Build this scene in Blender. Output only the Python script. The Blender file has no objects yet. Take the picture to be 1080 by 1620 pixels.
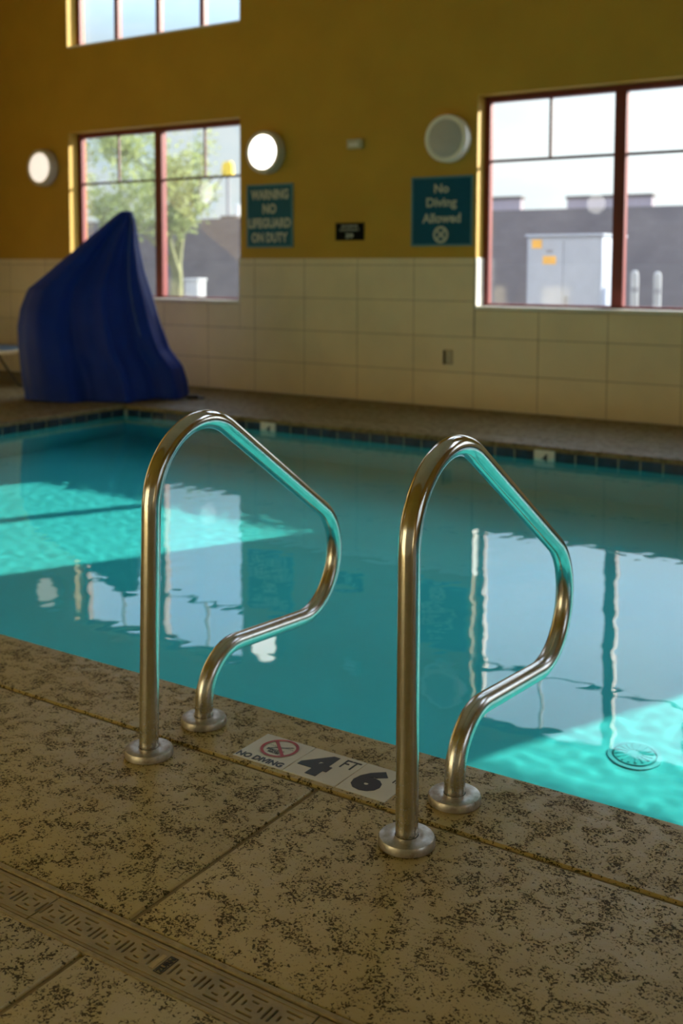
import bpy, bmesh, math, random
import numpy as np
from mathutils import Vector, Matrix
random.seed(7)
rng = np.random.default_rng(7)
PI = math.pi
scene = bpy.context.scene
C = scene.collection

# ------------------------------------------------------------------ camera
# world: X runs right along the far wall, Y points at the far wall, Z is up, deck top is z = 0
CAM_H = 1.22
YAW, PITCH, ROLL, FPX, PPY = 0.579, 0.077, 0.0036, 1713.6, 556.6
_fw = Vector((-math.sin(YAW) * math.cos(PITCH), math.cos(YAW) * math.cos(PITCH), -math.sin(PITCH)))
_r = Vector((math.cos(YAW), math.sin(YAW), 0))
_u = _r.cross(_fw)
_r2 = _r * math.cos(ROLL) + _u * math.sin(ROLL)
_u2 = -_r * math.sin(ROLL) + _u * math.cos(ROLL)
cam_data = bpy.data.cameras.new('camera')
cam = bpy.data.objects.new('camera', cam_data)
C.objects.link(cam)
M = Matrix((( _r2.x, _u2.x, -_fw.x, 0), (_r2.y, _u2.y, -_fw.y, 0), (_r2.z, _u2.z, -_fw.z, CAM_H), (0, 0, 0, 1)))
cam.matrix_world = M
cam_data.sensor_fit = 'VERTICAL'
cam_data.sensor_height = 36.0
cam_data.lens = FPX * 36.0 / 1620.0
cam_data.shift_y = -(810.0 - PPY) / 1620.0
cam_data.clip_start = 0.05
cam_data.clip_end = 500
cam_data.dof.use_dof = True
cam_data.dof.focus_distance = 2.25
cam_data.dof.aperture_fstop = 3.4
scene.camera = cam


def ray(u, v):
    a, b = (u - 540.0) / FPX, (v - PPY) / FPX
    return _r2 * a - _u2 * b + _fw


def at_y(u, v, Y):
    d = ray(u, v)
    return d * (Y / d.y) + Vector((0, 0, CAM_H))


def at_z(u, v, z=0.0):
    d = ray(u, v)
    return d * ((z - CAM_H) / d.z) + Vector((0, 0, CAM_H))


# ------------------------------------------------------------------ view, world, sun
vs = scene.view_settings
vs.view_transform = 'Standard'
vs.look = 'None'
vs.gamma = 1.0
vs.use_curve_mapping = False
vs.exposure = -0.22
scene.cycles.use_denoising = True
scene.cycles.max_bounces = 14
scene.cycles.diffuse_bounces = 7
scene.cycles.glossy_bounces = 6
scene.cycles.transmission_bounces = 8
scene.cycles.transparent_max_bounces = 16
scene.cycles.caustics_refractive = True
scene.cycles.caustics_reflective = True
scene.cycles.blur_glossy = 0.3
scene.cycles.sample_clamp_indirect = 6.0

SUN_AZ, SUN_EL = math.radians(29.4), math.radians(24.0)
SUN_DIR = Vector((math.sin(SUN_AZ) * math.cos(SUN_EL), math.cos(SUN_AZ) * math.cos(SUN_EL), math.sin(SUN_EL)))
SUN_STRENGTH = 18.0
SKY_STRENGTH = 1.0

world = bpy.data.worlds.new('sky')
scene.world = world
world.use_nodes = True
nt = world.node_tree
nt.nodes.clear()


def N(tree, typ, **kw):
    n = tree.nodes.new(typ)
    for k, v in kw.items():
        setattr(n, k, v)
    return n


def math_node(tree, op, a, b=None, c=None, clamp=False):
    n = N(tree, 'ShaderNodeMath', operation=op, use_clamp=clamp)
    for i, x in enumerate((a, b, c)):
        if x is None:
            continue
        if isinstance(x, (int, float)):
            n.inputs[i].default_value = x
        else:
            tree.links.new(x, n.inputs[i])
    return n.outputs[0]


def mixc(tree, fac, a, b, blend='MIX'):
    n = N(tree, 'ShaderNodeMix', data_type='RGBA', blend_type=blend)
    for i, x in ((0, fac), (6, a), (7, b)):
        if hasattr(x, 'links'):
            tree.links.new(x, n.inputs[i])
        elif isinstance(x, (int, float)):
            n.inputs[i].default_value = x
        else:
            n.inputs[i].default_value = (*x, 1)
    return n.outputs[2]


def ramp(tree, fac, stops):
    n = N(tree, 'ShaderNodeValToRGB')
    el = n.color_ramp.elements
    while len(el) < len(stops):
        el.new(0.5)
    for e, (p, col) in zip(el, stops):
        e.position = p
        e.color = (*col, 1) if not isinstance(col, (int, float)) else (col, col, col, 1)
    tree.links.new(fac, n.inputs[0])
    return n.outputs[0]


def noise(tree, vec, scale, detail=3, rough=0.55, dist=0.0):
    n = N(tree, 'ShaderNodeTexNoise')
    n.inputs['Scale'].default_value = scale
    n.inputs['Detail'].default_value = detail
    n.inputs['Roughness'].default_value = rough
    n.inputs['Distortion'].default_value = dist
    if vec is not None:
        tree.links.new(vec, n.inputs['Vector'])
    return n.outputs['Fac']


def build_sky():
    tc = N(nt, 'ShaderNodeTexCoord')
    sep = N(nt, 'ShaderNodeSeparateXYZ')
    nt.links.new(tc.outputs['Generated'], sep.inputs[0])
    z = math_node(nt, 'MAXIMUM', sep.outputs[2], 0.0)
    base = ramp(nt, z, [(0.0, (0.80, 0.92, 0.98)), (0.18, (0.52, 0.76, 0.92)), (0.30, (0.40, 0.63, 1.0)), (1.0, (0.30, 0.52, 1.0))])
    # streaky high cloud laid out on a plane overhead
    den = math_node(nt, 'ADD', z, 0.16)
    cx = math_node(nt, 'DIVIDE', sep.outputs[0], den)
    cy = math_node(nt, 'DIVIDE', sep.outputs[1], den)
    comb = N(nt, 'ShaderNodeCombineXYZ')
    nt.links.new(cx, comb.inputs[0])
    nt.links.new(cy, comb.inputs[1])
    cl = noise(nt, comb.outputs[0], 0.75, 5, 0.55, 0.4)
    clm = ramp(nt, cl, [(0.40, 0.0), (0.66, 1.0)])
    col = mixc(nt, math_node(nt, 'MULTIPLY', clm, 0.8), base, (1.0, 1.0, 1.0))
    # thin bright cloud sheet higher up
    mr = N(nt, 'ShaderNodeMapRange', interpolation_type='SMOOTHSTEP')
    mr.inputs['From Min'].default_value = 0.17
    mr.inputs['From Max'].default_value = 0.31
    mr.inputs['To Min'].default_value = 1.0
    mr.inputs['To Max'].default_value = 3.0
    nt.links.new(z, mr.inputs['Value'])
    sc_ = N(nt, 'ShaderNodeVectorMath', operation='SCALE')
    nt.links.new(col, sc_.inputs[0])
    nt.links.new(mr.outputs[0], sc_.inputs['Scale'])
    col = sc_.outputs[0]
    # bright haze around the sun
    dot = N(nt, 'ShaderNodeVectorMath', operation='DOT_PRODUCT')
    nt.links.new(tc.outputs['Generated'], dot.inputs[0])
    dot.inputs[1].default_value = SUN_DIR
    g = math_node(nt, 'MAXIMUM', dot.outputs['Value'], 0.0)
    g = math_node(nt, 'POWER', g, 3.0)
    g = math_node(nt, 'MULTIPLY', g, 2.3)
    gc = N(nt, 'ShaderNodeVectorMath', operation='SCALE')
    gc.inputs[0].default_value = (1.0, 0.98, 0.94)
    nt.links.new(g, gc.inputs['Scale'])
    ad = N(nt, 'ShaderNodeVectorMath', operation='ADD')
    nt.links.new(col, ad.inputs[0])
    nt.links.new(gc.outputs[0], ad.inputs[1])
    tot = ad.outputs[0]
    bg = N(nt, 'ShaderNodeBackground')
    nt.links.new(tot, bg.inputs['Color'])
    bg.inputs['Strength'].default_value = SKY_STRENGTH
    out = N(nt, 'ShaderNodeOutputWorld')
    nt.links.new(bg.outputs[0], out.inputs['Surface'])


build_sky()
world.cycles.is_caustics_light = True
sun_data = bpy.data.lights.new('sun', 'SUN')
sun_data.energy = SUN_STRENGTH
sun_data.angle = math.radians(0.55)
sun_data.color = (1.0, 0.93, 0.80)
sun_data.cycles.is_caustics_light = True
sun = bpy.data.objects.new('sun', sun_data)
C.objects.link(sun)
sun.location = SUN_DIR * 60
sun.rotation_euler = SUN_DIR.to_track_quat('Z', 'Y').to_euler()


def portal(x0, x1, z0, z1, y):
    l = bpy.data.lights.new('window_portal', 'AREA')
    l.shape = 'RECTANGLE'
    l.size = x1 - x0
    l.size_y = z1 - z0
    l.cycles.is_portal = True
    o = bpy.data.objects.new('window_portal', l)
    C.objects.link(o)
    o.location = ((x0 + x1) / 2, y, (z0 + z1) / 2)
    o.rotation_euler = (-PI / 2, 0, 0)     # shines towards -Y, into the room
    return o


# ------------------------------------------------------------------ geometry helpers
def add_box(bm, x0, x1, y0, y1, z0, z1):
    v = [bm.verts.new((x, y, z)) for z in (z0, z1) for y in (y0, y1) for x in (x0, x1)]
    for f in ((0, 2, 3, 1), (4, 5, 7, 6), (0, 1, 5, 4), (2, 6, 7, 3), (0, 4, 6, 2), (1, 3, 7, 5)):
        bm.faces.new([v[i] for i in f])
    return v


def add_tube(bm, pts, r, n=12, cap=True):
    """tube through points; r is one radius or one for each point"""
    pts = [Vector(p) for p in pts]
    rs = r if isinstance(r, (list, tuple)) else [r] * len(pts)
    rings = []
    t0 = (pts[1] - pts[0]).normalized()
    ref = Vector((1, 0, 0)) if abs(t0.x) < 0.8 else Vector((0, 0, 1))
    nrm = t0.cross(ref).normalized()
    for i, p in enumerate(pts):
        a = pts[min(i + 1, len(pts) - 1)] - pts[max(i - 1, 0)]
        t = a.normalized()
        nrm = (nrm - t * nrm.dot(t)).normalized()
        b = t.cross(nrm)
        rings.append([bm.verts.new(p + (nrm * math.cos(2 * PI * k / n) + b * math.sin(2 * PI * k / n)) * rs[i]) for k in range(n)])
    for A, B in zip(rings, rings[1:]):
        for k in range(n):
            bm.faces.new((A[k], A[(k + 1) % n], B[(k + 1) % n], B[k]))
    if cap:
        bm.faces.new(rings[0][::-1])
        bm.faces.new(rings[-1])
    return rings


def add_lathe(bm, prof, n=32, mat=None):
    """prof: list of (radius, height) spun around local Z"""
    mat = mat or Matrix()
    rings = []
    for r, h in prof:
        if r < 1e-6:
            rings.append([bm.verts.new(mat @ Vector((0, 0, h)))])
        else:
            rings.append([bm.verts.new(mat @ Vector((r * math.cos(2 * PI * k / n), r * math.sin(2 * PI * k / n), h))) for k in range(n)])
    for A, B in zip(rings, rings[1:]):
        for k in range(n):
            a0, a1 = A[k % len(A)], A[(k + 1) % len(A)]
            b0, b1 = B[k % len(B)], B[(k + 1) % len(B)]
            vs_ = []
            for v in (a0, a1, b1, b0):
                if v not in vs_:
                    vs_.append(v)
            if len(vs_) > 2:
                bm.faces.new(vs_)


def mesh_of(name, bm, mat, smooth=False, bevel=0.0, seg=2):
    if bevel > 0:
        bmesh.ops.bevel(bm, geom=list(bm.edges), offset=bevel, segments=seg, affect='EDGES', profile=0.6)
    bmesh.ops.recalc_face_normals(bm, faces=bm.faces)
    me = bpy.data.meshes.new(name)
    bm.to_mesh(me)
    bm.free()
    me.materials.append(mat)
    if smooth:
        for p in me.polygons:
            p.use_smooth = True
        if smooth is not True:
            me.set_sharp_from_angle(angle=math.radians(smooth))
    return me


def link(name, me, parent=None, loc=None):
    o = bpy.data.objects.new(name, me)
    C.objects.link(o)
    if parent is not None:
        o.parent = parent
    if loc is not None:
        o.location = loc
    return o


def obj(name, bm, mat, parent=None, smooth=False, bevel=0.0, seg=2, loc=None):
    return link(name, mesh_of(name, bm, mat, smooth, bevel, seg), parent, loc)


def box(name, dims, mat, parent=None, bevel=0.0, seg=2):
    bm = bmesh.new()
    add_box(bm, *dims)
    return obj(name, bm, mat, parent, smooth=35 if bevel else False, bevel=bevel, seg=seg)


def tag(o, label, cat, group=None):
    o['label'] = label
    o['category'] = cat
    if group:
        o['group'] = group
    return o


def thing(name, label, cat, loc=(0, 0, 0), rotz=0.0, group=None):
    o = bpy.data.objects.new(name, None)
    C.objects.link(o)
    o.location = loc
    o.rotation_euler = (0, 0, rotz)
    o.empty_display_size = 0.1
    return tag(o, label, cat, group)


def structure(o, label=None):
    o['kind'] = 'structure'
    if label:
        o['label'] = label
    return o


def struct_empty(name, loc=(0, 0, 0)):
    o = bpy.data.objects.new(name, None)
    C.objects.link(o)
    o.location = loc
    o['kind'] = 'structure'
    return o


def text_mesh(txt, size, mat, extrude=0.0006, bold=0.0, sx=1.0, shear=0.0, spacing=1.0):
    """lettering in the local XY plane, centred, read along +X with tops to +Y"""
    cu = bpy.data.curves.new('lettering', 'FONT')
    cu.body = txt
    cu.size = size
    cu.extrude = extrude
    cu.offset = bold
    cu.shear = shear
    cu.space_character = spacing
    cu.align_x = 'CENTER'
    cu.align_y = 'CENTER'
    cu.resolution_u = 3
    t = bpy.data.objects.new('lettering', cu)
    C.objects.link(t)
    dg = bpy.context.evaluated_depsgraph_get()
    me = bpy.data.meshes.new_from_object(t.evaluated_get(dg))
    bpy.data.objects.remove(t)
    bpy.data.curves.remove(cu)
    n = len(me.vertices)
    co = np.empty(n * 3, dtype=np.float32)
    me.vertices.foreach_get('co', co)
    co = co.reshape(-1, 3)
    lo, hi = co.min(0), co.max(0)
    co -= (lo + hi) / 2
    co[:, 0] *= sx
    me.vertices.foreach_set('co', co.ravel())
    me.update()
    me.materials.clear()
    me.materials.append(mat)
    return me


# ------------------------------------------------------------------ materials
def new_mat(name):
    m = bpy.data.materials.new(name)
    m.use_nodes = True
    t = m.node_tree
    return m, t, t.nodes['Principled BSDF']


def objcoord(t):
    return N(t, 'ShaderNodeNewGeometry').outputs['Position']


def basic(name, col, rough=0.5, metal=0.0, var=0.12, scale=6.0, bump=0.0, bscale=60.0, spec=0.5, sheen=0.0):
    m, t, b = new_mat(name)
    pos = objcoord(t)
    f = noise(t, pos, scale, 4)
    lo = tuple(c * (1 - var) for c in col)
    hi = tuple(min(1, c * (1 + var)) for c in col)
    t.links.new(ramp(t, f, [(0.3, lo), (0.7, hi)]), b.inputs['Base Color'])
    b.inputs['Roughness'].default_value = rough
    b.inputs['Metallic'].default_value = metal
    b.inputs['Specular IOR Level'].default_value = spec
    if sheen:
        b.inputs['Sheen Weight'].default_value = sheen
    if bump > 0:
        bn = N(t, 'ShaderNodeBump')
        bn.inputs['Strength'].default_value = bump
        bn.inputs['Distance'].default_value = 0.01
        t.links.new(noise(t, pos, bscale, 4), bn.inputs['Height'])
        t.links.new(bn.outputs[0], b.inputs['Normal'])
    return m


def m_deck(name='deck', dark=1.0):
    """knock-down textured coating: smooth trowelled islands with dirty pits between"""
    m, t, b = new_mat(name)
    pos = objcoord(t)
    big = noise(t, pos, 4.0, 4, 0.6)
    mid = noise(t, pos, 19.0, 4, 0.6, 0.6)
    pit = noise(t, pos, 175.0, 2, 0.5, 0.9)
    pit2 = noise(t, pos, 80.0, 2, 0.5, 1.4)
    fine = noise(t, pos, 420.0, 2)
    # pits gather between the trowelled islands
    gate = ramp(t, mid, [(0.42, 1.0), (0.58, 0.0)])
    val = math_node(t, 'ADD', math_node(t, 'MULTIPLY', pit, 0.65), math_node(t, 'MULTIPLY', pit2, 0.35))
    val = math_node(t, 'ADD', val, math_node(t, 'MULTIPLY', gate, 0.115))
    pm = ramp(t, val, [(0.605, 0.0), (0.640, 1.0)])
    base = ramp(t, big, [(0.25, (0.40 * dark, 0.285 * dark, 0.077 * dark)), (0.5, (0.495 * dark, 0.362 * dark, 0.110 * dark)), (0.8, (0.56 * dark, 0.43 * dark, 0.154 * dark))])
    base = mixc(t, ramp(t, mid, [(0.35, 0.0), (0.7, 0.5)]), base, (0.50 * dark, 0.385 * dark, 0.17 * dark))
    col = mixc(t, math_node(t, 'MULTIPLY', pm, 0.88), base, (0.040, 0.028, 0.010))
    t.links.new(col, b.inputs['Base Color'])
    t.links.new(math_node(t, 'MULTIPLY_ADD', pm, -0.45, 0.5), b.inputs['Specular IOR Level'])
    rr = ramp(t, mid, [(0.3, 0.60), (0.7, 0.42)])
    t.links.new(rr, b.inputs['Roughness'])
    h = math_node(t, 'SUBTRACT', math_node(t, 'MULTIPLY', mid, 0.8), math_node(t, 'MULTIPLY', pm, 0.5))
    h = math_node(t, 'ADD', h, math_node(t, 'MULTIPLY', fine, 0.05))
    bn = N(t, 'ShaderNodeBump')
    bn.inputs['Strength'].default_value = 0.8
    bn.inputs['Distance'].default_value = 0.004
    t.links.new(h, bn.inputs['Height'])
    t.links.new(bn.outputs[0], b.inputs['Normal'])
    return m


def m_steel():
    m, t, b = new_mat('brushed_stainless')
    pos = objcoord(t)
    f = noise(t, pos, 40.0, 5, 0.7)
    t.links.new(ramp(t, f, [(0.3, (0.60, 0.575, 0.52)), (0.7, (0.72, 0.70, 0.66))]), b.inputs['Base Color'])
    b.inputs['Metallic'].default_value = 1.0
    sep = N(t, 'ShaderNodeSeparateXYZ')
    t.links.new(pos, sep.inputs[0])
    # hands polish the upper bend; the foot stays duller and water spotted
    zr = N(t, 'ShaderNodeMapRange')
    zr.inputs['From Min'].default_value = 0.0
    zr.inputs['From Max'].default_value = 0.8
    zr.inputs['To Min'].default_value = 0.27
    zr.inputs['To Max'].default_value = 0.13
    t.links.new(sep.outputs[2], zr.inputs['Value'])
    sp = math_node(t, 'MULTIPLY', ramp(t, noise(t, pos, 170.0, 3), [(0.55, 0.0), (0.80, 1.0)]), 0.05)
    t.links.new(math_node(t, 'ADD', zr.outputs[0], sp), b.inputs['Roughness'])
    bn = N(t, 'ShaderNodeBump')
    bn.inputs['Strength'].default_value = 0.012
    bn.inputs['Distance'].default_value = 0.002
    t.links.new(noise(t, pos, 220.0, 3), bn.inputs['Height'])
    t.links.new(bn.outputs[0], b.inputs['Normal'])
    return m


def m_escutcheon():
    m, t, b = new_mat('worn_steel_plate')
    pos = objcoord(t)
    f = noise(t, pos, 45.0, 5, 0.65)
    rust = ramp(t, noise(t, pos, 22.0, 5, 0.7), [(0.56, 0.0), (0.74, 1.0)])
    base = ramp(t, f, [(0.3, (0.40, 0.36, 0.29)), (0.7, (0.60, 0.56, 0.49))])
    t.links.new(mixc(t, math_node(t, 'MULTIPLY', rust, 0.7), base, (0.22, 0.10, 0.03)), b.inputs['Base Color'])
    b.inputs['Metallic'].default_value = 0.9
    t.links.new(ramp(t, f, [(0.3, 0.50), (0.7, 0.32)]), b.inputs['Roughness'])
    return m


def m_glass():
    """clear pane: transparent with a mirror coat, so light goes straight through"""
    m = bpy.data.materials.new('window_glass')
    m.use_nodes = True
    t = m.node_tree
    t.nodes.clear()
    tr = N(t, 'ShaderNodeBsdfTransparent')
    tr.inputs[0].default_value = (0.93, 0.96, 0.95, 1)
    gl = N(t, 'ShaderNodeBsdfGlossy')
    gl.inputs['Roughness'].default_value = 0.015
    dust = N(t, 'ShaderNodeBsdfTranslucent')
    dust.inputs[0].default_value = (0.85, 0.85, 0.85, 1)
    fr = N(t, 'ShaderNodeFresnel')
    fr.inputs[0].default_value = 1.85      # double glazing
    pos = objcoord(t)
    d = math_node(t, 'MULTIPLY', noise(t, pos, 3.0, 4), 0.035)
    mx0 = N(t, 'ShaderNodeMixShader')
    t.links.new(d, mx0.inputs[0])
    t.links.new(tr.outputs[0], mx0.inputs[1])
    t.links.new(dust.outputs[0], mx0.inputs[2])
    mx = N(t, 'ShaderNodeMixShader')
    t.links.new(fr.outputs[0], mx.inputs[0])
    t.links.new(mx0.outputs[0], mx.inputs[1])
    t.links.new(gl.outputs[0], mx.inputs[2])
    out = N(t, 'ShaderNodeOutputMaterial')
    t.links.new(mx.outputs[0], out.inputs[0])
    return m


def m_water():
    m, t, b = new_mat('pool_water')
    b.inputs['Base Color'].default_value = (0.36, 0.97, 0.94, 1)
    b.inputs['Roughness'].default_value = 0.0
    b.inputs['IOR'].default_value = 1.33
    b.inputs['Transmission Weight'].default_value = 1.0
    return m


def m_emit(name, col, strength, rough=0.4):
    m, t, b = new_mat(name)
    b.inputs['Base Color'].default_value = (0.75, 0.74, 0.72, 1)
    b.inputs['Roughness'].default_value = rough
    pos = objcoord(t)
    f = noise(t, pos, 9.0, 2)
    t.links.new(ramp(t, f, [(0.2, tuple(c * 0.94 for c in col)), (0.8, col)]), b.inputs['Emission Color'])
    b.inputs['Emission Strength'].default_value = strength
    return m


def m_brickwall(name, a, bcol, mortar, scale=1.0, bw=0.4, bh=0.2):
    m, t, b = new_mat(name)
    pos = objcoord(t)
    sep = N(t, 'ShaderNodeSeparateXYZ')
    t.links.new(pos, sep.inputs[0])
    comb = N(t, 'ShaderNodeCombineXYZ')
    t.links.new(sep.outputs[0], comb.inputs[0])
    t.links.new(sep.outputs[2], comb.inputs[1])
    br = N(t, 'ShaderNodeTexBrick')
    br.inputs['Color1'].default_value = (*a, 1)
    br.inputs['Color2'].default_value = (*bcol, 1)
    br.inputs['Mortar'].default_value = (*mortar, 1)
    br.inputs['Scale'].default_value = scale
    br.inputs['Mortar Size'].default_value = 0.008
    br.inputs['Brick Width'].default_value = bw
    br.inputs['Row Height'].default_value = bh
    t.links.new(comb.outputs[0], br.inputs['Vector'])
    n = noise(t, pos, 9.0, 5, 0.7)
    t.links.new(mixc(t, math_node(t, 'MULTIPLY', n, 0.5), br.outputs['Color'], tuple(x * 0.7 for x in a)), b.inputs['Base Color'])
    b.inputs['Roughness'].default_value = 0.9
    return m


def m_plaster():
    m, t, b = new_mat('pool_plaster')
    pos = objcoord(t)
    f = noise(t, pos, 2.0, 4)
    g = noise(t, pos, 90.0, 3)
    c = ramp(t, f, [(0.3, (0.070, 0.365, 0.365)), (0.7, (0.085, 0.410, 0.415))])
    c = mixc(t, math_node(t, 'MULTIPLY', g, 0.25), c, (0.045, 0.27, 0.275))
    t.links.new(c, b.inputs['Base Color'])
    b.inputs['Roughness'].default_value = 0.8
    return m


DECK = m_deck()
DECK_FAR = m_deck('deck_dark', 0.45)     # the same coating with its colour darkened evenly, beyond the near side
GROUT_DECK = basic('deck_joint', (0.26, 0.185, 0.07), 0.9, var=0.3, scale=30)
STEEL = m_steel()
PLATE = m_escutcheon()
GLASS = m_glass()
WATER = m_water()
PLASTER = m_plaster()
PAINT = basic('mustard_paint', (0.55, 0.330, 0.034), 0.62, var=0.06, scale=2.0, bump=0.25, bscale=180)
CEIL = basic('ceiling_paint', (0.72, 0.66, 0.52), 0.8, var=0.05)
WALLTILE = basic('cream_wall_tile', (0.80, 0.70, 0.47), 0.28, var=0.05, scale=3.0, bump=0.04, bscale=14)
WALLGROUT = basic('wall_grout', (0.30, 0.24, 0.16), 0.9)
REVEALTILE = basic('white_reveal_tile', (0.80, 0.77, 0.68), 0.35, var=0.04)
REDFRAME = basic('maroon_window_metal', (0.18, 0.030, 0.028), 0.42, var=0.1, spec=0.5)
MUNTIN = basic('dark_muntin', (0.085, 0.030, 0.028), 0.5, var=0.1)
POOLTILE = basic('navy_waterline_tile', (0.020, 0.034, 0.060), 0.15, var=0.5, scale=14.0)
DRAINRIM = basic('drain_rim', (0.10, 0.32, 0.34), 0.5)
POOLGROUT = basic('pool_grout', (0.40, 0.40, 0.30), 0.85)
WHITETILE = basic('white_ceramic', (0.72, 0.68, 0.58), 0.35, var=0.05, scale=12)
BLACKINK = basic('black_glaze', (0.010, 0.013, 0.022), 0.35, var=0.2)
REDINK = basic('red_glaze', (0.46, 0.035, 0.045), 0.4, var=0.1)
GRATEINK = basic('dark_lettering', (0.045, 0.032, 0.012), 0.7)  # dark brown, so the raised letters and their frame stand out
GRATE = basic('tan_grate', (0.350, 0.252, 0.088), 0.5, var=0.22, scale=18, bump=0.1, bscale=200)
BRASSWEAR = basic('scuffed_grate', (0.46, 0.31, 0.09), 0.45, var=0.15, scale=60)
TROUGH = basic('drain_trough', (0.012, 0.009, 0.005), 0.9)
LIP = basic('drain_lip', (0.36, 0.27, 0.12), 0.7, var=0.25, scale=40, bump=0.3, bscale=150)
BLUE = basic('blue_vinyl', (0.002, 0.030, 0.300), 0.50, var=0.12, scale=3.0, bump=0.12, bscale=22, spec=0.22)
SEAMHIGHLIGHT = basic('seam_highlight_blue', (0.05, 0.10, 0.36), 0.4)  # lighter blue that paints the highlight along the cover's seam
DARKMETAL = basic('dark_metal', (0.02, 0.02, 0.022), 0.4, var=0.2)
TEAL = basic('teal_sign', (0.002, 0.095, 0.180), 0.6, var=0.06, spec=0.2)
TEAL2 = basic('lighter_teal_sign', (0.020, 0.130, 0.200), 0.6, var=0.06, spec=0.2)  # lighter teal, for the warning sign
TEALEDGE = basic('pale_teal_edge', (0.10, 0.27, 0.34), 0.5, var=0.06)
PLAQUE = basic('black_plaque', (0.008, 0.009, 0.011), 0.8, var=0.1, spec=0.1)
SIGNTEXT = basic('pale_lettering', (0.52, 0.56, 0.50), 0.5, var=0.04)
LAMPRIM = basic('lamp_housing', (0.62, 0.58, 0.47), 0.35, var=0.04)
LAMPRIM2 = basic('white_lamp_housing', (0.96, 0.94, 0.86), 0.35, var=0.02)
LAMPON = m_emit('lit_diffuser', (1.0, 0.97, 0.90), 5.0)
LAMPON2 = m_emit('lit_diffuser_warm', (1.0, 0.88, 0.76), 1.1)
LAMPOFF = basic('unlit_diffuser', (0.52, 0.53, 0.54), 0.3, var=0.04)
PLASTIC = basic('ivory_plastic', (0.55, 0.52, 0.38), 0.4, var=0.04)
CREAM = basic('outlet_plate', (0.52, 0.45, 0.31), 0.4, var=0.04)
WHITEMETAL = basic('white_painted_metal', (0.80, 0.79, 0.76), 0.35, var=0.03)
SLING = basic('blue_sling_fabric', (0.10, 0.22, 0.36), 0.5, var=0.1, bump=0.1, bscale=300)
ASPHALT = basic('outdoor_ground', (0.15, 0.15, 0.16), 0.9, var=0.2, scale=2)
FENCE = m_brickwall('fence_block', (0.17, 0.140, 0.145), (0.20, 0.165, 0.170), (0.155, 0.14, 0.14))
EXTERIOR = basic('exterior_stucco', (0.20, 0.19, 0.185), 0.9, var=0.08)
STUCCO = basic('far_stucco', (0.36, 0.30, 0.33), 0.9, var=0.08)
CAPDARK = basic('parapet_cap', (0.09, 0.075, 0.07), 0.7)
CABINET = basic('cabinet_paint', (0.36, 0.40, 0.48), 0.45, var=0.05)
STICKER = basic('orange_sticker', (0.80, 0.42, 0.06), 0.5, var=0.1)
GREYINK = basic('grey_mark', (0.25, 0.26, 0.28), 0.5)
BARK = basic('palo_verde_bark', (0.20, 0.21, 0.09), 0.85, var=0.25, scale=12)
def m_leaf():
    m, t, b = new_mat('palo_verde_leaf')
    pos = objcoord(t)
    col = ramp(t, noise(t, pos, 3.0, 3), [(0.3, (0.27, 0.33, 0.11)), (0.7, (0.38, 0.44, 0.18))])
    t.links.new(col, b.inputs['Base Color'])
    b.inputs['Roughness'].default_value = 0.6
    tl = N(t, 'ShaderNodeBsdfTranslucent')
    t.links.new(col, tl.inputs[0])
    mx = N(t, 'ShaderNodeMixShader')
    mx.inputs[0].default_value = 0.5
    out = [n_ for n_ in t.nodes if n_.type == 'OUTPUT_MATERIAL'][0]
    t.links.new(b.outputs[0], mx.inputs[1])
    t.links.new(tl.outputs[0], mx.inputs[2])
    t.links.new(mx.outputs[0], out.inputs[0])
    return m


LEAF = m_leaf()
LEAF2 = basic('shrub_leaf', (0.10, 0.22, 0.07), 0.6, var=0.3, scale=5)
YELLOW = basic('yellow_sign', (0.95, 0.62, 0.03), 0.4, var=0.05)
CONCRETE = basic('pale_concrete', (0.38, 0.39, 0.40), 0.9, var=0.08, scale=5)

# ------------------------------------------------------------------ room layout numbers
YW = 8.479            # face of the wall tile
XL, XR = -10.65, 5.6  # end walls
YB = -0.70            # wall behind the camera
ZC = 6.4
PX0, PX1 = -6.885, 3.4        # pool
PY0, PY1 = 2.362, 6.985
ZWATER = -0.089
ZPOOL = -1.15
TOPW = 1.316
PAINT_Y = YW + 0.012
WALL_T = 0.26
YG = 8.665            # window plane
W_LO, W_HI = 0.875, 2.70
U_LO, U_HI = 3.615, 5.75
UW = [(-9.165, -6.755, 3.615, 5.75), (-4.167, -1.70, 3.615, 5.75), (1.19, 3.60, 4.35, 6.10)]      # high windows; the last is unseen, added higher up for warm bounce light
WIN = [(-9.165, -6.755), (-4.167, -1.70), (1.19, 3.60)]
MULL = {1: -7.96, 2: -2.962}      # centre post of each window in view
TILE_X0, TILE_W = -6.5685, 0.5985
ROWS = [0.0, 0.3125, 0.625, 0.9375, 1.25, TOPW]


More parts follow.
